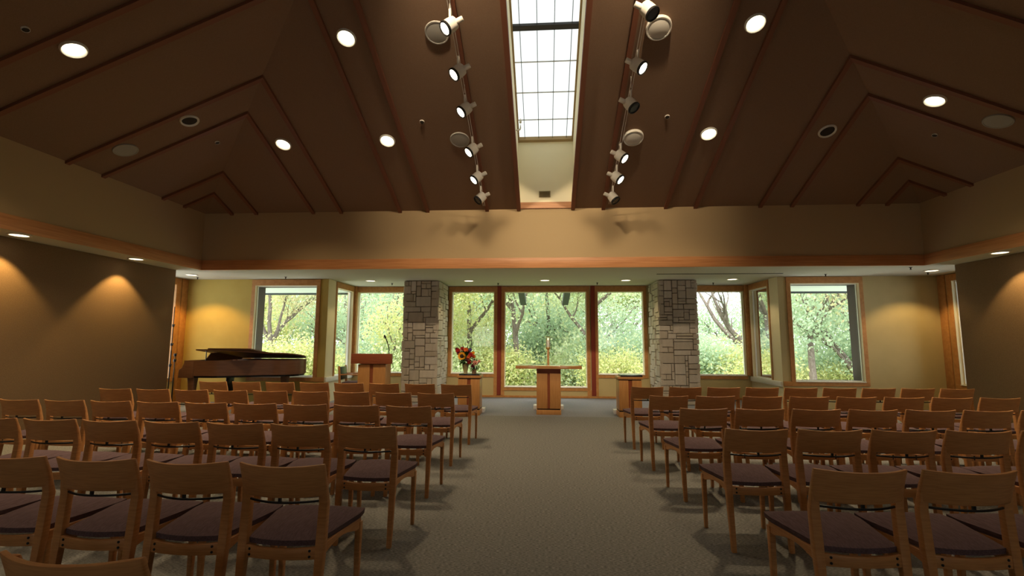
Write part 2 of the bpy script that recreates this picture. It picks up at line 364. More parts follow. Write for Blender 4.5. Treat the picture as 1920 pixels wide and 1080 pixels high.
window(lambda u, w, z: (BL-w, u, z), SB, 'side window of the bay near the lectern', casing=.055, ext=.03, jamb='white', low=False)
window(lambda u, w, z: (BR+w, u, z), SB, 'side window of the bay on the side without piano', casing=.055, ext=.03, jamb='white', low=False)
window(lambda u, w, z: (WL-w, u, z), HSL, 'side window behind the microphone stands', casing=.13, ext=.2, reveal='trim')
window(lambda u, w, z: (WR+w, u, z), HSL, 'side window half hidden by the brown partition without piano', casing=.13, ext=.2)
for h in HB_FILL: window(lambda u, w, z: (u, YBACK-w, z), h, 'added unseen window behind the seating for fill daylight', ext=.1)
# extra casings in the corners of the side walls, bay corner posts, red stripes, apron trim
for i, (x0, x1) in enumerate(((WL, WL+.03), (WR-.03, WR))):
    struct(B(x0, x1, 10.66, YR-.002, .0, ZS-.004), 'trim_%d' % (70+i), 'trim', bevel=.004)
for i, x0 in enumerate((BL+.001, BR-.091)):
    struct(B(x0, x0+.09, YBAY-.09, YBAY-.001, .6, ZS-.004), 'trim_%d' % (72+i), 'trim', bevel=.004)
for i, (a, b) in enumerate(((-1.235, -1.132), (1.172, 1.282))):
    struct(B(a, b, YBAY-.035, YBAY-.001, .06, ZS-.004), 'trim_%d' % (74+i), 'red', bevel=.003, label='dark red vertical strip beside the tall middle window')
for i, (a, b) in enumerate(((-1.32, -1.235), (-1.132, -1.045), (1.065, 1.172), (1.282, 1.345))):
    struct(B(a, b, YBAY-.024, YBAY-.001, .05, .60 if i in (0, 3) else .2), 'trim_%d' % (76+i), 'trim')
for i, (a, b) in enumerate(((BL, BL+.04), (BR-.04, BR))):
    struct(B(a, b, YR+.01, YBAY-.03, .47, .578), 'trim_%d' % (80+i), 'white', bevel=.004)
for i, (a, b, y) in enumerate(((BL-.3, BL-.012, YR), (BR+.012, BR+.3, YR))):
    struct(B(a, b, y-.02, y, .48, .585), 'trim_%d' % (82+i), 'trim', bevel=.003)

# outside eaves and rafters
for sgn, nm in ((-1, 'left'), (1, 'right')):
    xa, xb = sorted((sgn*5.4, sgn*13))
    struct(B(xa, xb, YR+.40, 13.0, 2.75, 2.80), 'ceiling_eave_%s' % nm, 'eave')
    struct(B(xa, xb, 13.0, 13.06, 2.70, 2.90), 'trim_%d' % (90+(sgn+1)//2), 'gutter')
    xa, xb = sorted((sgn*8.8, sgn*10.6))
    struct(B(xa, xb, -6, YR+.40, 2.75, 2.80), 'ceiling_side_eave_%s' % nm, 'eave')
for i, x0 in enumerate((-.72, .515)):
    m = MB(); x1 = x0+.17
    m.add([(x0,12.6,2.74),(x1,12.6,2.74),(x1,14.2,2.49),(x0,14.2,2.49),(x0,12.6,2.95),(x1,12.6,2.95),(x1,14.2,2.66),(x0,14.2,2.66)], [(3,2,1,0),(4,5,6,7),(0,1,5,4),(1,2,6,5),(2,3,7,6),(3,0,4,7)])
    struct(m, 'beam_rafter', 'gutter', label='dark rafter end outside the tall window')

# ------------------------------------------------------------------ brown fabric partitions
for x0, x1, lab in ((-7.74, -7.60, 'brown fabric partition along the piano side'), (7.58, 7.72, 'brown fabric partition along the side without piano')):
    o = struct(B(x0, x1, -3.5, 9.33, 0, ZS-.002), 'wall_partition', 'panel', bevel=.006); o['label'] = lab

# ------------------------------------------------------------------ stone columns
def column(x0, x1, y0, y1, label, seed):
    rnd = random.Random(seed); root = thing('stone_column', label, 'column', ((x0+x1)/2, (y0+y1)/2, 0))
    cx, cyy = (x0+x1)/2, (y0+y1)/2
    core = MB().box(x0+.03-cx, x1-.03-cx, y0+.03-cyy, y1-cyy, 0, ZS-.005); core.build('mortar_core', 'mortar', root)
    st = MB(); U = .062
    def face(width, mk):
        nu = max(6, round(width/U)); nv = round((ZS-.01)/U); uu, vv = width/nu, (ZS-.01)/nv
        used = [[False]*nu for _ in range(nv)]
        for j in range(nv):
            for i in range(nu):
                if used[j][i]: continue
                w = rnd.choice((3, 4, 5, 5, 6, 7, 8, 9)); h = rnd.choice((1, 2, 2, 2, 3, 3, 4))
                if nu < 16: w = max(2, w-2)
                while any(i+k >= nu or used[j][i+k] for k in range(w)): w -= 1
                if i+w < nu and nu-(i+w) == 1: w += 1 if not used[j][i+w] else 0
                h = min(h, nv-j)
                if w <= 1: h = min(h, 3)
                while any(used[j+r][i+k] for r in range(h) for k in range(w)): h -= 1
                for r in range(h):
                    for k in range(w): used[j+r][i+k] = True
                u0, u1, v0, v1 = i*uu+.006, (i+w)*uu-.006, j*vv+.006, (j+h)*vv-.006
                d = rnd.uniform(0, .028); jt = lambda: rnd.uniform(-.005, .005); bv = .009
                ring = lambda q, dep: [mk(u0+q+jt(),dep,v0+q+jt()), mk(u1-q+jt(),dep,v0+q+jt()), mk(u1-q+jt(),dep,v1-q+jt()), mk(u0+q+jt(),dep,v1-q+jt())]
                st.loft([ring(0, -.05), ring(0, d-.006), ring(bv, d+rnd.uniform(0, .006))])
    w, dp = x1-x0, y1-y0
    face(w, lambda u, o, z: (x0+u-cx, y0+.012-o-cyy, max(z, .001)))
    face(dp, lambda u, o, z: (x1-.012+o-cx, y0+u-cyy, max(z, .001)))
    face(dp, lambda u, o, z: (x0+.012-o-cx, y0+u-cyy, max(z, .001)))
    st.build('stonework', 'stone', root)
column(-3.37, -2.52, 11.22, 12.34, 'beige ashlar stone column between lectern and flowers', 3)
column(2.62, 3.50, 11.28, 12.34, 'beige ashlar stone column behind the bare pedestal', 11)

# ------------------------------------------------------------------ chairs
def ordn(i): return ['first','second','third','fourth','fifth','sixth','seventh','eighth','ninth','tenth'][i]
def make_chair():
    r = thing('wooden_chair', '', 'chair')
    H = .815
    for s in (-1, 1):
        m = MB(); m.rects([(s*.192,-.213,0,.032,.030),(s*.194,-.185,.30,.040,.036),(s*.195,-.172,.44,.046,.040),(s*.196,-.160,.62,.044,.036),(s*.194,-.182,.74,.036,.024),(s*.190,-.200,.80,.03,.014)])
        m.build('leg', 'maple', r, bevel=.006)
    for s in (-1, 1):
        m = MB(); m.rects([(s*.216,.222,0,.024,.026),(s*.219,.225,.40,.034,.036)]); m.build('leg', 'maple', r, bevel=.004)
    # curved back panel
    m = MB(); rings = []; N = 14
    for i in range(N+1):
        u = -1+2*i/N; x = u*.2145; sag = .055*(1-u*u); ring = []
        for z, y in ((.655, -.168), (.70, -.178), (.76, -.196), (H-.007*(1-u*u), -.215)):
            ring.append((x, y-.008-sag, z))
        for z, y in reversed(((.655, -.168), (.70, -.178), (.76, -.196), (H-.007*(1-u*u), -.215))):
            ring.append((x, y+.012-sag, z))
        rings.append(ring)
    m.loft(rings); m.build('backrest', 'maple_back', r, bevel=.005)
    m = MB(); m.tube([(u*.178, -.17-.05*(1-u*u), .632) for u in [-1+i/6 for i in range(13)]], .006, 8)
    m.box(-.006, .006, -.222, -.210, .632, .66); m.build('back_rod', 'black', r, smooth=True)
    m = MB(); rings = []
    for i in range(9):
        u = -1+i/4; x = u*.176; y = -.182-.022*(1-u*u); zt = .424-.006*(1-u*u)
        rings.append([(x,y-.009,.368),(x,y+.012,.368),(x,y+.012,zt),(x,y-.009,zt)])
    m.loft(rings); rail = m.build('rear_rail', 'maple', r, bevel=.003)
    for s in (-1, 1):
        for z in (.383, .409):
            b = MB(); b.lathe([(.0062,0),(.0062,.004),(.003,.006)], (s*.150,-.1955,z), 10, (0,-1,0)); b.build('bolt', 'black', rail)
    for s in (-1, 1):
        m = MB(); rings = []
        for i in range(9):
            q = i/8; y = -.16+q*.385; x = s*(.186+.034*q); zb = .365+.035*math.sin(math.pi*min(1, q*1.15)) ; zt = .425+.004*q
            rings.append([(x-.011,y,zb),(x+.011,y,zb),(x+.011,y,zt),(x-.011,y,zt)])
        m.loft(rings); m.build('side_rail', 'maple', r, bevel=.002, seg=1)
    B(-.205, .205, .212, .234, .375, .428).build('front_rail', 'maple', r, bevel=.003)
    # upholstered seat, wider in front
    m = MB(); N = 10; top = []; bot = []
    for j in range(N+1):
        q = j/N; y = -.168+q*.435; hw = (.176 if q < .0 else .178+.064*min(1, q*1.25))
        for i in range(N+1):
            u = -1+2*i/N; ed = max(abs(u), abs(2*q-1)); dome = .030*(1-abs(u)**4)*(1-abs(2*q-1)**4)
            yy = y - (.028*(1-u*u) if q < .5 else 0)*(1-2*q) + (.010*(1-u*u)*(2*q-1) if q > .5 else 0)
            rr = 1 - .03*(max(0, abs(2*q-1)-.75)/.25)
            top.append((u*hw*rr, yy, .434+.008*q+dome+.017)); bot.append((u*hw*.985*rr, yy, .4265+.004*q))
    n1 = N+1; fs = []
    for j in range(N):
        for i in range(N):
            a = j*n1+i; fs.append((a, a+1, a+n1+1, a+n1)); k = a+n1*n1; fs.append((k+n1, k+n1+1, k+1, k))
    per = [i for i in range(N)] + [j*n1+N for j in range(N)] + [N*n1+i for i in range(N, 0, -1)] + [j*n1 for j in range(N, 0, -1)]
    for a, b in zip(per, per[1:]+per[:1]): fs.append((a, b, b+n1*n1, a+n1*n1))
    m.add(top+bot, fs); m.build('seat', 'seat', r, smooth=True)
    return r
PROTO = make_chair(); used = [False]
def chair(x, y, rz, label, group):
    o = PROTO if not used[0] else copy_tree(PROTO); used[0] = True
    o.location = (x, y, 0); o.rotation_euler = (0, 0, rz); o['label'] = label; o['group'] = group; return o
K = 1.035
# rows from the altar: (aisle chair x, y of back top, pitch, how many)
LROWS = [(-1.208, 6.50, .500, 8), (-1.232, 5.38, .488, 9), (-1.233, 4.30, .484, 9), (-1.233, 3.28, .478, 7), (-1.245, 2.245, .478, 5), (-1.28, 1.27, .478, 2)]
RROWS = [(1.307, 6.41, .489, 9), (1.320, 5.375, .497, 9), (1.369, 4.385, .484, 7), (1.391, 3.385, .481, 5), (1.409, 2.36, .487, 3)]
jr = random.Random(5)
for side, rows, slope in ((-1, LROWS, -.030), (1, RROWS, .040)):
    for ri, (x, y, p, cnt) in enumerate(rows):
        for k in range(cnt):
            px = (x + side*p*k + .02)*K - .02; py = y*K + slope*side*p*k*side*K
            py = y*K + abs(slope)*p*k*K
            rz = slope + jr.uniform(-.012, .012)
            ox, oy = px - math.sin(rz)*.215, py + .215*math.cos(rz)
            chair(ox, oy, rz, 'wooden chair with plum seat, %s from aisle, %s row from altar, %s' % (ordn(k), ordn(ri), 'piano side' if side < 0 else 'side without piano'), 'wooden chairs in rows facing the altar')

# ------------------------------------------------------------------ altar, candle, pedestals, flowers
al = thing('altar_table', 'oak altar table with wide slab on one pillar before the tall window', 'altar', (.063, 9.85, 0))
B(-.64, .64, -.40, .54, .885, .944).build('slab', 'altartop', al, bevel=.004)
B(-.235, .235, -.27, .42, .79, .885).build('neck', 'lectern', al)
B(-.235, -.025, -.285, .43, .115, .79).build('pillar_half', 'altarw', al, bevel=.003)
B(.025, .235, -.285, .43, .115, .79).build('pillar_half', 'altarw', al, bevel=.003)
B(-.025, .025, -.265, .41, .115, .79).build('centre_strip', 'lectern', al)
B(-.225, .225, -.27, .42, .09, .115).build('shadow_gap', 'dark', al)
B(-.24, .24, -.29, .435, 0, .09).build('plinth', 'altarw', al, bevel=.003)
B(-.315, .315, .436, .70, 0, .085).build('foot_plate', 'sheen_white', al, bevel=.004)
cs = thing('candle_stand', 'slim wooden stand holding a glass candle lantern behind the altar', 'candle stand', (.067, 10.95, 0))
B(-.14, .14, -.14, .14, 0, .04).build('base', 'trim', cs, bevel=.004)
B(-.023, .023, -.023, .023, .04, 1.24).build('post', 'trim', cs, bevel=.003)
m = MB().lathe([(.05,1.24),(.052,1.26),(.052,1.285),(.048,1.29)], n=20); m.build('holder', 'brass', cs, smooth=True)
m = MB().lathe([(.043,1.285),(.043,1.445),(.036,1.45)], n=18); m.build('candle', 'candle', cs, smooth=True)
m = MB().lathe([(.004,1.445),(.011,1.462),(.008,1.48),(.001,1.50)], n=10); m.build('flame', 'flame', cs, smooth=True)
m = MB()
for k in range(24):
    a, b = 2*math.pi*k/24, 2*math.pi*(k+1)/24
    m.add([(.046*math.cos(a),.046*math.sin(a),1.29),(.046*math.cos(b),.046*math.sin(b),1.29),(.046*math.cos(b),.046*math.sin(b),1.50),(.046*math.cos(a),.046*math.sin(a),1.50)], [(0,1,2,3)])
m.build('glass_sleeve', 'glass', cs, smooth=True)
m = MB()
for k in range(4):
    a = math.pi/4+k*math.pi/2; m.tube([(.05*math.cos(a),.05*math.sin(a),1.26),(.05*math.cos(a),.05*math.sin(a),1.515)], .004, 6)
m.lathe([(.052,1.51),(.052,1.525),(.046,1.525)], n=20); m.build('cage', 'brass', cs)

def pedestal(x, y, label):
    r = thing('pedestal', label, 'pedestal', (x, y, 0))
    B(-.232, .232, -.2, .2, .705, .752).build('top_board', 'altarw', r, bevel=.004)
    B(-.205, .205, -.18, .19, .685, .705).build('shadow_gap', 'dark', r)
    for s in (-1, 1): B(min(s*.035, s*.212), max(s*.035, s*.212), -.19, .19, .125, .685).build('column_half', 'altarw', r, bevel=.003)
    B(-.035, .035, -.172, .172, .125, .685).build('centre_strip', 'lectern', r)
    B(-.205, .205, -.18, .19, .10, .125).build('lower_gap', 'dark', r)
    B(-.215, .215, -.195, .195, 0, .10).build('plinth', 'altarw', r, bevel=.003)
    B(-.26, .26, .196, .40, 0, .085).build('foot_plate', 'sheen_white', r, bevel=.003)
    return r
pedestal(-1.478, 9.54, 'square oak pedestal carrying the flower vases')
pedestal(1.60, 9.54, 'square oak pedestal with only a dark slab on top')
tag(B(-.20, .20, -.16, .16, 0, .03).build('stone_tray', 'slate', loc=(-1.478, 9.53, .7525), bevel=.004), 'dark slate slab under the two flower vases', 'slab')
tag(B(-.205, .205, -.17, .17, 0, .032).build('stone_tray', 'slate', loc=(1.63, 9.53, .7525), bevel=.004), 'dark slate slab on the flowerless pedestal', 'slab')

def petals(m, c, nrm, n_, r0, r1, w, tilt=.25):
    c = Vector(c); nrm = Vector(nrm).normalized(); q = Vector((0,0,1)).rotation_difference(nrm)
    for k in range(n_):
        a = 2*math.pi*k/n_; d = Vector((math.cos(a), math.sin(a), 0)); s_ = Vector((-math.sin(a), math.cos(a), 0))
        P = [d*r0-s_*w*.5, d*(r0+r1)/2-s_*w+Vector((0,0,tilt*r1*.5)), d*r1+Vector((0,0,tilt*r1)), d*(r0+r1)/2+s_*w+Vector((0,0,tilt*r1*.5)), d*r0+s_*w*.5]
        m.add([c+q@p for p in P], [(0,1,2,3,4)])
def bloom(parent, c, col, r, nrm=(0,-1,.3), layers=3, name='bloom'):
    m = MB()
    for l in range(layers): petals(m, Vector(c)+Vector(nrm).normalized()*.006*l, nrm, 9-l, r*.05, r*(1-.25*l), r*.28, .25+.45*l)
    m.build(name, col, parent)
def foliage_ball(parent, c, rad, cnt, col, rnd, ln=.09, w=.016, name='leaves'):
    m = MB(); c = Vector(c)
    for _ in range(cnt):
        d = Vector((rnd.gauss(0,1), rnd.gauss(0,1), rnd.gauss(.1,.8))).normalized(); p = c+Vector((d.x*rad[0], d.y*rad[1], d.z*rad[2]))*rnd.uniform(.3,1)
        s_ = d.cross(Vector((0,0,1))).normalized()*w; t = p+d*ln
        m.add([p-s_*.3, p+d*ln*.5-s_, t, p+d*ln*.5+s_, p+s_*.3], [(0,1,2,3,4)])
    m.build(name, col, parent)
rnd = random.Random(4)
v = thing('flower_vase', 'yellow vase with a sunflower bouquet in reds and oranges', 'vase of flowers', (-1.575, 9.53, .783))
m = MB().lathe([(.045,0),(.038,.02),(.052,.09),(.072,.20),(.060,.205),(.04,.1),(.03,.02)], n=24); m.build('vase', 'vase', v, smooth=True)
foliage_ball(v, (0,0,.33), (.16,.13,.13), 120, 'leafd', rnd, .10, .022)
foliage_ball(v, (-.02,-.03,.26), (.15,.12,.07), 40, 'leafl', rnd, .10, .028)
sf = MB(); petals(sf, (-.055,-.13,.34), (-.1,-1,.15), 18, .035, .088, .015, .15); petals(sf, (-.055,-.134,.34), (-.1,-1,.15), 14, .03, .072, .014, .3)
s_o = sf.build('sunflower', 'petal_y', v); MB().lathe([(.042,0),(.036,.012),(.012,.016)], (-.055,-.134,.34), 18, (-.1,-1,.15)).build('seed_head', 'seedc', s_o, smooth=True)
for c, col, r in (((.02,-.11,.46),'petal_o',.055),((-.14,-.07,.44),'petal_r',.06),((-.06,-.06,.48),'petal_r',.05),((.12,-.11,.36),'petal_r',.06),((.08,-.12,.32),'petal_o',.05),((.16,-.07,.40),'petal_y',.04),((.10,-.05,.46),'violet',.04),((.17,-.06,.33),'petal_o',.045),((-.12,-.09,.39),'petal_d',.05),((.06,-.06,.41),'petal_d',.05),((.05,-.13,.27),'petal_d',.05),((-.17,-.05,.47),'petal_d',.045)):
    bloom(v, c, col, r)
m = MB()
for k in range(14):
    a = rnd.uniform(-.9,.9); m.tube([(.0,0,.36),(a*.12,-.02,.5),(a*.2,-.03,.58+rnd.uniform(-.05,.05))], .003, 4)
m.build('stems', 'leafd', v)
v = thing('flower_vase', 'small patterned vase with a pink rose and dark greenery', 'vase of flowers', (-1.395, 9.47, .783))
m = MB().lathe([(.045,0),(.045,.06),(.052,.10),(.046,.10),(.03,.02)], n=20); m.build('vase', 'vase2', v, smooth=True)
foliage_ball(v, (0,0,.16), (.11,.09,.07), 90, 'leafd', rnd, .09, .012)
for c, col, r in (((.03,-.08,.21),'petal_p',.06),((-.09,-.06,.22),'petal_r',.05),((.10,-.04,.24),'petal_p',.035),((-.02,-.07,.15),'petal_d',.045)): bloom(v, c, col, r, layers=4)

# ------------------------------------------------------------------ lectern and presider's chair
le = thing('lectern', 'oak lectern with cherry reading board and gooseneck microphone', 'lectern', (-3.63, 9.95, 0))
B(-.43, .43, -.05, .05, .94, 1.148).build('reading_board', 'lectern', le, bevel=.004)
B(-.28, .28, .05, .42, .93, .96).build('shelf', 'lectern', le, bevel=.004)
B(-.29, -.035, 0, .36, .1, .925).build('body_half', 'altarw', le, bevel=.003)
B(.035, .30, 0, .36, .1, .925).build('body_half', 'altarw', le, bevel=.003)
B(-.035, .035, .02, .34, .1, .93).build('centre_strip', 'lectern', le)
B(-.32, .32, -.02, .38, 0, .1).build('plinth', 'altarw', le, bevel=.003)
mi = MB().tube([(.335,.08,.96),(.34,.08,1.15),(.335,.07,1.27),(.30,.05,1.40),(.272,.04,1.47)], .011, 8); mi = mi.build('microphone', 'black', le, smooth=True)
MB().lathe([(.011,0),(.019,.02),(.020,.06),(.010,.08)], (.272,.04,1.465), 10, (-.4,-.2,1)).build('windscreen', 'black', mi, smooth=True)
ac = thing('armchair', 'wooden armchair with dark back and plum seat beside the lectern', 'armchair', (-4.30, 10.72, 0), -1.45)
for sx in (-1, 1):
    MB().rects([(sx*.25,-.25,0,.04,.045),(sx*.25,-.24,.45,.045,.05),(sx*.25,-.27,.86,.035,.04)]).build('leg', 'maple', ac, bevel=.006)
    MB().rects([(sx*.25,.22,0,.035,.04),(sx*.25,.22,.64,.04,.04)]).build('leg', 'maple', ac, bevel=.005)
    m = MB(); m.loft([[(sx*.25-.025,y,z),(sx*.25+.025,y,z),(sx*.25+.025,y,z+.025),(sx*.25-.025,y,z+.025)] for y, z in ((-.26,.66),(-.1,.665),(.1,.66),(.27,.635))]); m.build('armrest', 'maple', ac, bevel=.006)
B(-.23, .23, -.22, .24, .40, .44).build('seat_frame', 'maple', ac, bevel=.004)
B(-.235, .235, -.22, .26, .44, .51).build('seat', 'seat', ac, bevel=.025, seg=3)
MB().loft([[(-.22,-.255,.56),(.22,-.255,.56),(.22,-.215,.56),(-.22,-.215,.56)],[(-.22,-.285,.84),(.22,-.285,.84),(.22,-.245,.84),(-.22,-.245,.84)]]).build('backrest', 'pblack', ac, bevel=.012)

# ------------------------------------------------------------------ grand piano
pi_ = thing('grand_piano', 'brown grand piano with lid half raised near the rear window', 'piano', (-7.28, 9.34, 0))
pi_.scale = (.965, 1, 1)
def outline(off=0):
    pts = [(-.0, 0), (.55, 0)]
    for k in range(1, 17):                       # treble side S-curve
        q = k/16; x = .55+1.20*q; y = .52*(q*q*(3-2*q)); pts.append((x, y))
    for k in range(1, 13):                       # rounded tail
        a = -math.pi/2+math.pi*k/12; pts.append((1.74+.33*math.cos(a), .52+.44+.44*math.sin(a)))
    pts += [(1.2, 1.40), (0, 1.40)]
    return pts
OUT = outline()
def offs(pts, d):
    c = Vector((.9, .8)); return [tuple(Vector(p)+(c-Vector(p)).normalized()*d) for p in pts]
INN = offs(OUT, .05); nO = len(OUT)
m = MB()
rings = [[(x,y,.70) for x,y in OUT], [(x,y,1.005) for x,y in OUT], [(x,y,1.005) for x,y in INN], [(x,y,.70) for x,y in INN]]
m.loft(rings+[rings[0]], cap=False); m.build('rim', 'ebony', pi_, smooth=True)
m = MB().prism(offs(OUT, .03), .66, .705); m.build('bottom_frame', 'pblack', pi_)
m = MB().prism(offs(OUT, .051), .90, .915); m.build('soundboard', 'brass', pi_)
m = MB(); m.loft([[(-.10,y,.66),(.22,y,.66),(.22,y,.98),(.02,y,.985),(-.03,y,.86),(-.09,y,.82),(-.10,y,.76)] for y in (-.012,.06)]); m.build('cheek', 'ebony', pi_, bevel=.004)
m = MB(); m.loft([[(-.10,y,.66),(.22,y,.66),(.22,y,.98),(.02,y,.985),(-.03,y,.86),(-.09,y,.82),(-.10,y,.76)] for y in (1.34,1.412)]); m.build('cheek', 'ebony', pi_, bevel=.004)
B(-.10, .20, .06, 1.34, .66, .76).build('keybed', 'ebony', pi_)
B(-.06, .09, .06, 1.34, .76, .785).build('keyboard', 'candle', pi_)
B(.09, .13, .06, 1.34, .76, .97).build('fallboard', 'ebony', pi_)
# lid: hinged on the far straight side
ang = math.radians(8)
def lidp(x, y, z): d = 1.40-y; return (x, 1.40-d*math.cos(ang)+z*math.sin(ang)*-1, 1.012+d*math.sin(ang)+z*math.cos(ang))
LO = [(x, y) for x, y in [(.24, -.015)]+[(p[0], p[1]-.015) for p in OUT[1:-1]]+[(.24, 1.40)]]
m = MB().loft([[lidp(x,y,0) for x,y in LO], [lidp(x,y,.024) for x,y in LO]]); m.build('lid', 'ebony', pi_)
FO = [(.50,-.012),(1.43,-.012),(1.43,1.39),(.50,1.39)]
m = MB().loft([[lidp(x,y,.026) for x,y in FO], [lidp(x,y,.046) for x,y in FO]]); m.build('front_flap', 'ebony', pi_)
m = MB().loft([[(.36,.10,.99),(.36,1.3,.99),(.38,1.3,.99),(.38,.10,.99)],[(.48,.12,1.16),(.48,1.28,1.16),(.495,1.28,1.16),(.495,.12,1.16)]]); m.build('music_desk', 'ebony', pi_)
MB().tube([(.45,.03,.93),(.45,.03,1.205)], .009, 6).build('prop_stick', 'pblack', pi_)
for x, y in ((.14,.10),(.14,1.28),(1.68,.92)):
    MB().rects([(x,y,0,.07,.07),(x,y,.1,.075,.075),(x,y,.55,.13,.12),(x,y,.68,.15,.14)]).build('leg', 'ebony', pi_, bevel=.008)
m = MB().box(.52,.56,.60,.80,.12,.68).box(.46,.62,.58,.82,.08,.14); m.build('pedal_lyre', 'pblack', pi_, bevel=.004)
for k in range(3): B(.36, .48, .63+.06*k, .66+.06*k, .10, .115).build('pedal', 'brass', pi_)
tag(MB().add([(0,0,0),(.30,.03,0),(.30,.26,.002),(0,.23,.002),(0,0,.004),(.30,.03,.004),(.30,.26,.006),(0,.23,.006)],[(3,2,1,0),(4,5,6,7),(0,1,5,4),(1,2,6,5),(2,3,7,6),(3,0,4,7)]).build('sheet_music', 'white', loc=(-6.05, 9.82, .918)), 'white sheets lying inside the open piano', 'papers')

# ------------------------------------------------------------------ microphone stands by the side window
def mic_stand(x, y, h, label, clips):
    r = thing('microphone_stand', label, 'microphone stand', (x, y, 0))
    MB().lathe([(.13,0),(.13,.012),(.02,.03)], n=20).build('base', 'black', r, smooth=True)
    MB().tube([(0,0,.02),(0,0,h*.55)], .012, 8).build('tube', 'black', r); MB().tube([(0,0,h*.55),(0,0,h)], .008, 8).build('tube', 'black', r)
    for z in clips:
        MB().lathe([(.022,-.03),(.026,0),(.022,.03)], (0,0,z), 10).build('clamp', 'black', r, smooth=True)
        MB().tube([(0,0,z),(.05,-.02,z+.02)], .010, 6).build('knob', 'black', r)
    return r
mic_stand(-7.93, 9.9, 1.12, 'short black microphone stand beside the piano keyboard', (.98, 1.10))
mic_stand(-8.27, 10.2, 2.16, 'tall black microphone stand at the edge of the brown partition', (.86, 1.32, 1.74))

# ------------------------------------------------------------------ lights in the ceiling
def downlight(p, nrm, lit, label, r=.115, watts=330, glow='glow'):
    o = thing('downlight', label, 'ceiling light', p, group=None); q = Vector((0,0,1)).rotation_difference(Vector(nrm)).to_euler()
    # local +z of the fitting points out of the ceiling (downwards)
    o.rotation_euler = q
    m = MB(); n_ = 28
    prof = [(r*1.16, -.004), (r*1.14, .014), (r*1.04, .030), (r*1.0, .028), (r*.88, .004)]
    m.loft([[(a*math.cos(2*math.pi*k/n_), a*math.sin(2*math.pi*k/n_), h) for k in range(n_)] for a, h in prof], cap=False); m.build('trim_ring', 'white', o, smooth=True)
    MB().lathe([(r*.9,.002),(r*.9,.006)], n=28).build('lens', glow if lit else 'dark', o)
    if lit:
        l = spot('lamp', (0,0,.035), (0,0,1), watts, 112, 1, .12, WARM2, o)
        w = (o.rotation_euler.to_matrix().inverted() @ Vector((0,0,-1)))
        l.rotation_euler = w.to_track_quat('-Z', 'Y').to_euler()
    return o
nB = Vector((0,S,-1)).normalized()
def onB(x, y): return (x, y, ZE+S*(y-YK))
nF, nL, nR = Vector((0,-S,-1)).normalized(), Vector((S,0,-1)).normalized(), Vector((-S,0,-1)).normalized()
def onF(x, y): return (x, y, zf(y))
def onL(x, y): return (x, y, ZE+S*(x+X))
def onR(x, y): return (x, y, ZE+S*(X-x))
for p, nr, lit, lab in (
    (onF(-2.68,5.92), nF, 1, 'lit ceiling downlight between battens, upper one near the piano side track'),
    (onF(-2.65,7.62), nF, 1, 'lit ceiling downlight between battens, lower one near the piano side track'),
    (onF(-4.48,7.64), nF, 1, 'lit ceiling downlight at the hip above the piano end'),
    (onF(2.70,5.94), nF, 1, 'lit ceiling downlight between battens, upper one on side without piano'),
    (onF(2.65,7.64), nF, 1, 'lit ceiling downlight between battens, lower one on side without piano'),
    (onF(4.50,7.65), nF, 0, 'unlit ceiling downlight on the front slope, side without piano'),
    (onL(-5.43,4.85), nL, 1, 'lit ceiling downlight on the slope above the piano side wall'),
    (onL(-5.42,6.66), nL, 0, 'unlit ceiling downlight on the piano side slope'),
    (onR(5.40,6.70), nR, 1, 'lit ceiling downlight on the slope above the wall without piano')):
    downlight(p, nr, lit, lab)
for i, (p, nr) in enumerate(((onL(-5.43,2.9), nL), (onR(5.40,4.7), nR), (onR(5.40,2.9), nR), (onL(-5.43,.9), nL), (onR(5.4,.9), nR), (onB(-2.7,-1.2), nB), (onB(2.7,-1.2), nB), (onB(-2.7,-3), nB), (onB(2.7,-3), nB))):
    downlight(p, nr, 1, 'added fill downlight on a ceiling slope above or behind the camera', watts=50)['group'] = 'added fill downlights out of view'  # lamps added outside the view to raise the ambient light
# soffit lamps
SL = [(-7.29,6.07,'left end of piano side soffit, over brown partition, nearer the seats',110,-1),(-7.29,8.0,'piano side soffit over the far end of brown partition',110,-1),(-7.80,10.02,'soffit corner over the piano keyboard',120,0),
      (-4.17,11.18,'bay soffit beside the lectern window',18,0),(-1.81,11.27,'bay soffit above the flowers',18,0),(.0,11.24,'bay soffit above the altar',18,0),(1.89,11.30,'bay soffit above the bare pedestal',18,0),
      (4.28,11.21,'bay soffit beside the bare tree window',18,0),(7.71,10.03,'soffit corner on the side without piano',90,0),(7.25,8.06,'soffit over brown partition, side without piano',100,1)]
for x, y, lab, wt, sd in SL:
    o = thing('soffit_light', 'small round recessed lamp, '+lab, 'ceiling light', (x, y, ZS), group='soffit lamps')
    m = MB(); n_ = 24
    m.loft([[(a*math.cos(2*math.pi*k/n_), a*math.sin(2*math.pi*k/n_), h) for k in range(n_)] for a, h in ((.13,.0),(.13,-.012),(.105,-.014),(.10,-.002))], cap=False); m.build('trim_ring', 'lampw', o, smooth=True)
    MB().lathe([(.104,-.008),(.104,-.003)], n=24).build('lens', 'glow2', o)
    l = spot('lamp', (0,0,-.03), ((-.10 if sd < 0 else .10 if sd > 0 else 0), 0, -1), wt*.6 if sd else (wt*.75 if abs(x) > 7 else wt), 90 if sd else 118, .4, .02, ((1,.64,.22) if sd else (1,.55,.12)) if abs(x) > 7 else WARM2, o)
    if x > 7: l.data.color = (1, .66, .26); l.data.energy *= .8
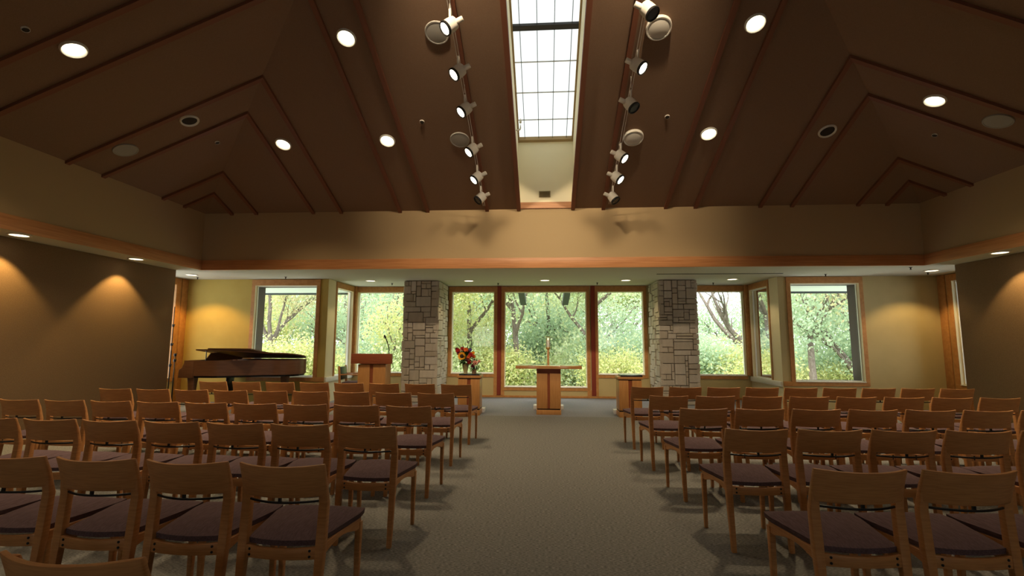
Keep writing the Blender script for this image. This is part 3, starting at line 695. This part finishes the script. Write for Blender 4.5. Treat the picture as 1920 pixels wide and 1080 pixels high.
for x, y in ((-7.29,4.1),(-7.29,2.2),(7.25,6.1),(7.25,4.1)):
    o = thing('soffit_light', 'small round recessed lamp, soffit over partition beyond the photograph', 'ceiling light', (x, y, ZS), group='soffit lamps')
    MB().lathe([(.13,-.012),(.13,-.001)], n=24).build('lens', 'glow2', o); spot('lamp', (0,0,-.03), (math.copysign(.10, x),.05,-1), 66, 90, .4, .02, (1,.64,.22), o)

# speakers
def disc(name, p, nr, r, label, cat, ring, face, group, dep=.02):
    o = thing(name, label, cat, p, group=group); o.rotation_euler = Vector((0,0,1)).rotation_difference(Vector(nr)).to_euler()
    MB().lathe([(r,-.005),(r,dep*.6),(r*.97,dep),(r*.88,dep),(r*.86,dep*.6)], n=32).build('rim', ring, o, smooth=True)
    MB().lathe([(r*.87,0),(r*.87,dep*.8),(r*.5,dep*1.15),(r*.05,dep*1.2)], n=32).build('grille', face, o, smooth=True)
    return o
for p, nr, lab in ((onF(-1.43,5.9), nF, 'round ceiling speaker beside the piano side track, upper'), (onF(-1.42,7.64), nF, 'round ceiling speaker beside the piano side track, lower'),
    (onF(1.48,5.94), nF, 'round pale speaker beside the track without piano, upper'), (onF(1.45,7.67), nF, 'round pale speaker beside the track without piano, lower'),
    (onL(-6.44,6.69), nL, 'round ceiling speaker low on the piano side slope'), (onR(6.18,6.69), nR, 'round ceiling speaker low on the slope without piano')):
    right = p[0] > 1 and p[0] < 2
    disc('ceiling_speaker', p, nr, .165, lab, 'speaker', 'lampw' if right else 'spk', 'lampw' if right else 'spk', 'round ceiling speakers', .05 if right else .02)
for p, nr, lab in ((onL(-5.53,4.42), nL, 'tiny round sprinkler plate above the piano side wall'), (onL(-5.49,7.39), nL, 'tiny round sprinkler plate on the piano side slope'), (onF(-1.97,7.27), nF, 'tiny round sprinkler plate between piano side battens'),
    (onF(1.91,7.30), nF, 'tiny round sprinkler plate between battens, side without piano'), (onR(5.90,7.38), nR, 'tiny round sprinkler plate on the slope without piano')):
    disc('sprinkler_plate', p, nr, .038, lab, 'sprinkler', 'lampw', 'dark', 'small ceiling sprinkler plates')
for x, y, lab in ((-7.98,10.45,'over the piano keyboard'), (-5.88,10.45,'above the window behind the piano'), (-3.82,11.72,'before the stone column near lectern'), (-1.16,11.81,'above the red strip near the flowers'), (1.28,11.79,'above the red strip near the bare pedestal'),
    (4.09,11.90,'above the bare tree window'), (5.93,10.49,'above the rear window without piano'), (7.0,9.6,'at the beam corner without piano'), (7.87,10.34,'beside the corner lamp without piano')):
    o = thing('fire_sprinkler', 'small dark sprinkler head '+lab, 'sprinkler', (x, y, ZS), group='soffit sprinkler heads')
    MB().lathe([(.028,0),(.028,-.006),(.012,-.01),(.010,-.04)], n=12).build('body', 'dark', o, smooth=True)
    MB().lathe([(.02,-.044),(.02,-.047)], n=12).build('deflector', 'dark', o)
tag(B(2.38, 4.98, 10.31, 10.36, ZS-.006, ZS+.001).build('slot_diffuser', 'dark'), 'thin dark slot diffuser in the soffit near stone column', 'air vent')
# grille and sprinkler pipe in the skylight well
MT['bronze'] = mat('bronze_paint', (.16, .12, .055), .6)
o = thing('vent_grille', 'small brown vent grille on the end wall of skylight well', 'vent', (.0, YB, 4.345))
B(-.115, .115, -.010, 0, -.065, .065).build('frame', 'vent', o, bevel=.003)
m = MB()
for k in range(6): m.box(-.098, .098, -.016, -.008, -.052+.0185*k, -.044+.0185*k)
m.build('louvres', 'bronze', o)
o = thing('sprinkler_pipe', 'white elbow pipe with upright sprinkler in the skylight well', 'sprinkler', (SX0, 8.6, 5.35))
MB().tube([(0,0,0),(.05,0,0),(.075,0,.012),(.085,0,.04),(.085,0,.14)], .014, 10).build('pipe', 'lampw', o, smooth=True)
MB().lathe([(.02,.14),(.024,.16),(.012,.2),(.004,.23)], (.085,0,0), 12).build('head', 'lampw', o, smooth=True)

# ------------------------------------------------------------------ track lights
def track(x, label):
    o = thing('track_rail', label, 'lighting track', (x, YB-.35, zf(YB-.35)-.17))
    for s in (-1, 1):
        m = MB(); m.tube([(s*.016,0,0),(s*.016,-6.6,S*6.6)], .005, 6); m.build('cable', 'lampw', o, smooth=True)
    for k in range(6):
        y = -.1-1.15*k; MB().tube([(0,y,-S*y),(0,y,-S*y+.168)], .006, 6).build('standoff', 'lampw', o)
    return o
track(-1.175, 'twin cable lighting track along the skylight on the piano side')
track(1.235, 'twin cable lighting track along the skylight, side without piano')
def spotlight(x, y, aim, lit, label, watts=0, deg=45, sgn=1):
    z = zf(y)-.17; o = thing('track_spotlight', label, 'spotlight', (x, y, z), group='track spotlights')
    d = Vector(aim).normalized(); c = Vector((0, 0, -.215)); q = 1.38
    sc = lambda prof: [(r*q, h*q) for r, h in prof]
    MB().tube([(0,0,.01),(0,0,-.05),Vector((-sgn*.005,.0,-.15))], .017, 8).build('stem', 'lampw', o, smooth=True)
    MB().lathe(sc([(.03,-.075),(.058,-.06),(.064,-.02),(.064,.045)]), c, 22, d).build('housing', 'lampw', o, smooth=True)
    MB().lathe(sc([(.066,.045),(.068,.05),(.066,.066),(.055,.068),(.05,.055)]), c, 22, d).build('rim', 'black', o, smooth=True)
    MB().lathe(sc([(.053,.052),(.053,.06)]), c, 20, d).build('lens', 'glow' if lit else 'slate', o)
    side = Vector((sgn, .15, .45)).normalized()*-1; side.z = .4
    MB().lathe(sc([(.022,.05),(.025,.06),(.025,.13),(.020,.135)]), c, 14, side).build('knob', 'lampw', o, smooth=True)
    if lit and watts:
        l = spot('lamp', c+d*.11, c+d*2, watts, deg, 1, .08, (1, .80, .55), o)
    return o
LT = [(5.48,1),(6.08,1),(6.66,1),(7.40,1),(8.00,1),(8.50,0)]; RT_ = [(5.40,0),(6.08,1),(6.66,0),(7.60,1),(8.06,1),(8.55,0)]
# from the altar wall: first = nearest
for i, (y, lit) in enumerate(LT):
    spotlight(-1.175, y, (-.62,-.36,-.70), lit, '%s white track spotlight, %s from altar wall, piano side track' % ('lit' if lit else 'dark', ordn(5-i)), 60, 70, -1)
for i, (y, lit) in enumerate(RT_):
    spotlight(1.235, y, (.64,-.36,-.68) if lit else (.55,-.35,-.9), lit, '%s white track spotlight, %s from altar wall, track without piano' % ('lit' if lit else 'dark', ordn(5-i)), 60, 70, 1)
for i, y in enumerate((3.1, 2.5)):
    for x, sg in ((-1.175, -1), (1.235, 1)):
        spotlight(x, y, Vector((0.0-x*.4, YB-y, 4.0-zf(y)+.39)), 1, 'lit white track spotlight aimed at the altar wall above the photograph', 640, 56, sg)

# ------------------------------------------------------------------ woods outside
struct(MB().add([(-70,13,-.6),(70,13,-.6),(70,22,-1.6),(-70,22,-1.6),(70,70,-3.5),(-70,70,-3.5)], [(0,1,2,3),(3,2,4,5)]), 'terrain', 'ground')
def leaf_mesh(name, centres, spread, per, size, m, rnd):
    vs = []; fs = []
    for c in centres:
        for _ in range(per):
            p = (c[0]+rnd.gauss(0,spread), c[1]+rnd.gauss(0,spread), c[2]+rnd.gauss(0,spread*.8)); s_ = size*rnd.uniform(.6,1.3)
            a = Vector((rnd.gauss(0,1),rnd.gauss(0,1),rnd.gauss(0,1))).normalized(); b = a.orthogonal().normalized()
            b = (b*math.cos(2.1*rnd.random()*3)+a.cross(b)*math.sin(2.1)).normalized(); P = Vector(p); k = len(vs)
            vs += [P-a*s_, P-b*s_*.5, P+a*s_, P+b*s_*.5]; fs.append((k,k+1,k+2,k+3))
    me = bpy.data.meshes.new(name); me.from_pydata([tuple(v) for v in vs], [], fs); me.materials.append(MT[m]); return me
def make_tree(h, seed, leafm, label, group, per=16, lsize=.11, spread=.42, bare=False, low=.25, kind='tree'):
    rnd = random.Random(seed); root = thing('woodland_tree' if kind == 'tree' else 'shrub', label, kind, group=group)
    m = MB(); tips = []
    def grow(p, d, ln, r, lev):
        pts = [p]; q = p.copy(); n_ = 4
        for k in range(n_):
            d = (d+Vector((rnd.gauss(0,.13),rnd.gauss(0,.13),rnd.gauss(.02,.08)))).normalized(); q = q+d*ln/n_; pts.append(q.copy())
            if lev >= 1 and k > 0: tips.append(q.copy())
        m.tube(pts, [r*(1-.5*k/n_) for k in range(n_+1)], 6 if lev < 2 else 4)
        if lev < 3:
            for _ in range(rnd.choice((3,4)) if lev == 0 else rnd.choice((2,3))):
                t = rnd.uniform(low if lev == 0 else .3, 1); b = pts[min(n_, int(t*n_)+ (1 if t*n_ % 1 > .5 else 0))]
                a = rnd.uniform(0, 2*math.pi); nd = (d*.75+Vector((math.cos(a),math.sin(a),rnd.uniform(0,.5)))*.75).normalized()
                grow(b.copy(), nd, ln*rnd.uniform(.5,.72), r*.5, lev+1)
            grow(q.copy(), d, ln*.6, r*.52, lev+1)
    if kind == 'tree':
        grow(Vector((0,0,0)), Vector((rnd.gauss(0,.08),rnd.gauss(0,.08),1)), h*.45, h*(.032 if bare else .019), 0)
    else:
        for k in range(5):
            a = rnd.uniform(0,6.28); grow(Vector((rnd.gauss(0,.15),rnd.gauss(0,.15),0)), Vector((math.cos(a)*.5,math.sin(a)*.5,1)).normalized(), h*.45, .03, 1)
    m.build('trunk', 'bark', root, smooth=True)
    if not bare:
        rnd.shuffle(tips); me = leaf_mesh('foliage', tips[:420], spread, per, lsize, leafm, rnd)
        f = bpy.data.objects.new('foliage', me); COL.objects.link(f); f.parent = root
        print('tree', len(tips), len(me.polygons))
    return root
protos = [make_tree(9, 21, 'leaf_pale', 'tall pale green leafy tree in the woods beyond the windows', 'pale green trees outside', per=58, lsize=.075, spread=.52),
          make_tree(8, 33, 'leaf_yellow', 'yellow green leafy tree in the woods beyond the windows', 'yellow green trees outside', per=58, lsize=.075, spread=.52),
          make_tree(9.5, 45, 'leaf_green', 'deep green leafy tree in the woods beyond the windows', 'deep green trees outside', per=54, lsize=.075, spread=.52),
          make_tree(8.5, 57, 'leaf_autumn', 'autumn tinted loose leafy tree in the woods beyond windows', 'autumn trees outside', per=40, lsize=.075, spread=.48)]
bare = make_tree(7.0, 61, 'leaf_pale', 'bare dark forked tree seen through the window beside the stone column', None, bare=True, low=.5)
bare.location = (7.1, 18.5, -1.2); bare.rotation_euler = (0, 0, 1.0)
shr = [make_tree(3.2, 71, 'leaf_green', 'deep green shrub under the trees outside', 'deep green shrubs outside', per=55, spread=.38, lsize=.062, kind='shrub'),
       make_tree(2.8, 83, 'leaf_yellow', 'yellow green shrub under the trees outside', 'yellow green shrubs outside', per=55, spread=.36, lsize=.062, kind='shrub'),
       make_tree(3.0, 95, 'leaf_pale', 'pale green shrub under the trees outside', 'pale green shrubs outside', per=55, spread=.36, lsize=.062, kind='shrub')]
tr = random.Random(12); seen = set()
def put(p, x, y, s, k):
    z = -.6-(y-13)*.11 if y < 22 else -1.6-(y-22)*.04
    o = p if k not in seen else copy_tree(p); seen.add(k)
    o.location = (x, y, z); o.rotation_euler = (0, 0, tr.uniform(0, 6.28)); o.scale = (s, s, s*tr.uniform(.9,1.1))
# (x, y, kind, scale): near ring, then filler
T = [(-9.5,17.5,3,.85),(-12.5,19,1,.9),(-7.2,20.5,2,1),(-5.2,17.8,1,.75),(-3.0,19.5,0,1.0),(-.9,18.2,0,.9),(1.6,19.0,0,.95),(4.6,26,0,.9),(9.2,17.6,3,.95),(11.8,18.6,2,.9),(14.5,19,3,1),(-16,18,1,1),(17.5,17,0,1),(0.4,24,2,1.1),(-4.6,26,2,1.15),(-11,26,2,1.15),(-16,25,0,1.2),(14.6,27,0,1.1),(18,24,3,1.2),(-2,30,0,1.3),(-8,31,3,1.3),(-21,22,2,1.1),(22,21,2,1.1),(2.5,33,1,1.0),(14,32,2,1.2),(-14,33,1,1.4),(-6,38,2,1.5),(1,40,0,1.5),(-13,40,0,1.5),(20,38,2,1.5),(-20,38,2,1.5),(26,34,0,1.5),(-27,33,0,1.5),(-3,47,1,1.8),(-10,48,2,1.8),(-4.5,34,2,1.3),(-3.2,23.5,1,.8),(2.6,27,0,.9),(-19,14,1,.9),(-22,10,0,1),(19,13,2,.9),(22,9,3,1)]
for x, y, k, s in T: put(protos[k], x, y, s, ('t', k))
spots = []
for i in range(120):
    y = tr.uniform(16, 34); x = tr.uniform(-1.15, 1.15)*y*.62
    if any((x-a)**2+(y-b)**2 < 3.2 for a, b in spots): continue
    spots.append((x, y)); k = tr.randrange(3); put(shr[k], x, y, tr.uniform(.7, 1.05)*(.8+.012*y), ('s', k))
for x, y, k, sc_ in ((3.3,20.6,2,1.25),(2.6,19.2,0,1.0),(12.6,20.8,0,1.25),(-3.6,20.8,2,1.3),(-5.9,22.5,0,1.4),(.75,21.2,2,1.45),(-.3,24.5,0,1.5),(5.7,17.2,0,.95),(6.6,20.4,2,1.1),(4.9,21,0,1.2),(-8.6,15.6,1,.9)): put(shr[k], x, y, sc_, ('s', k))
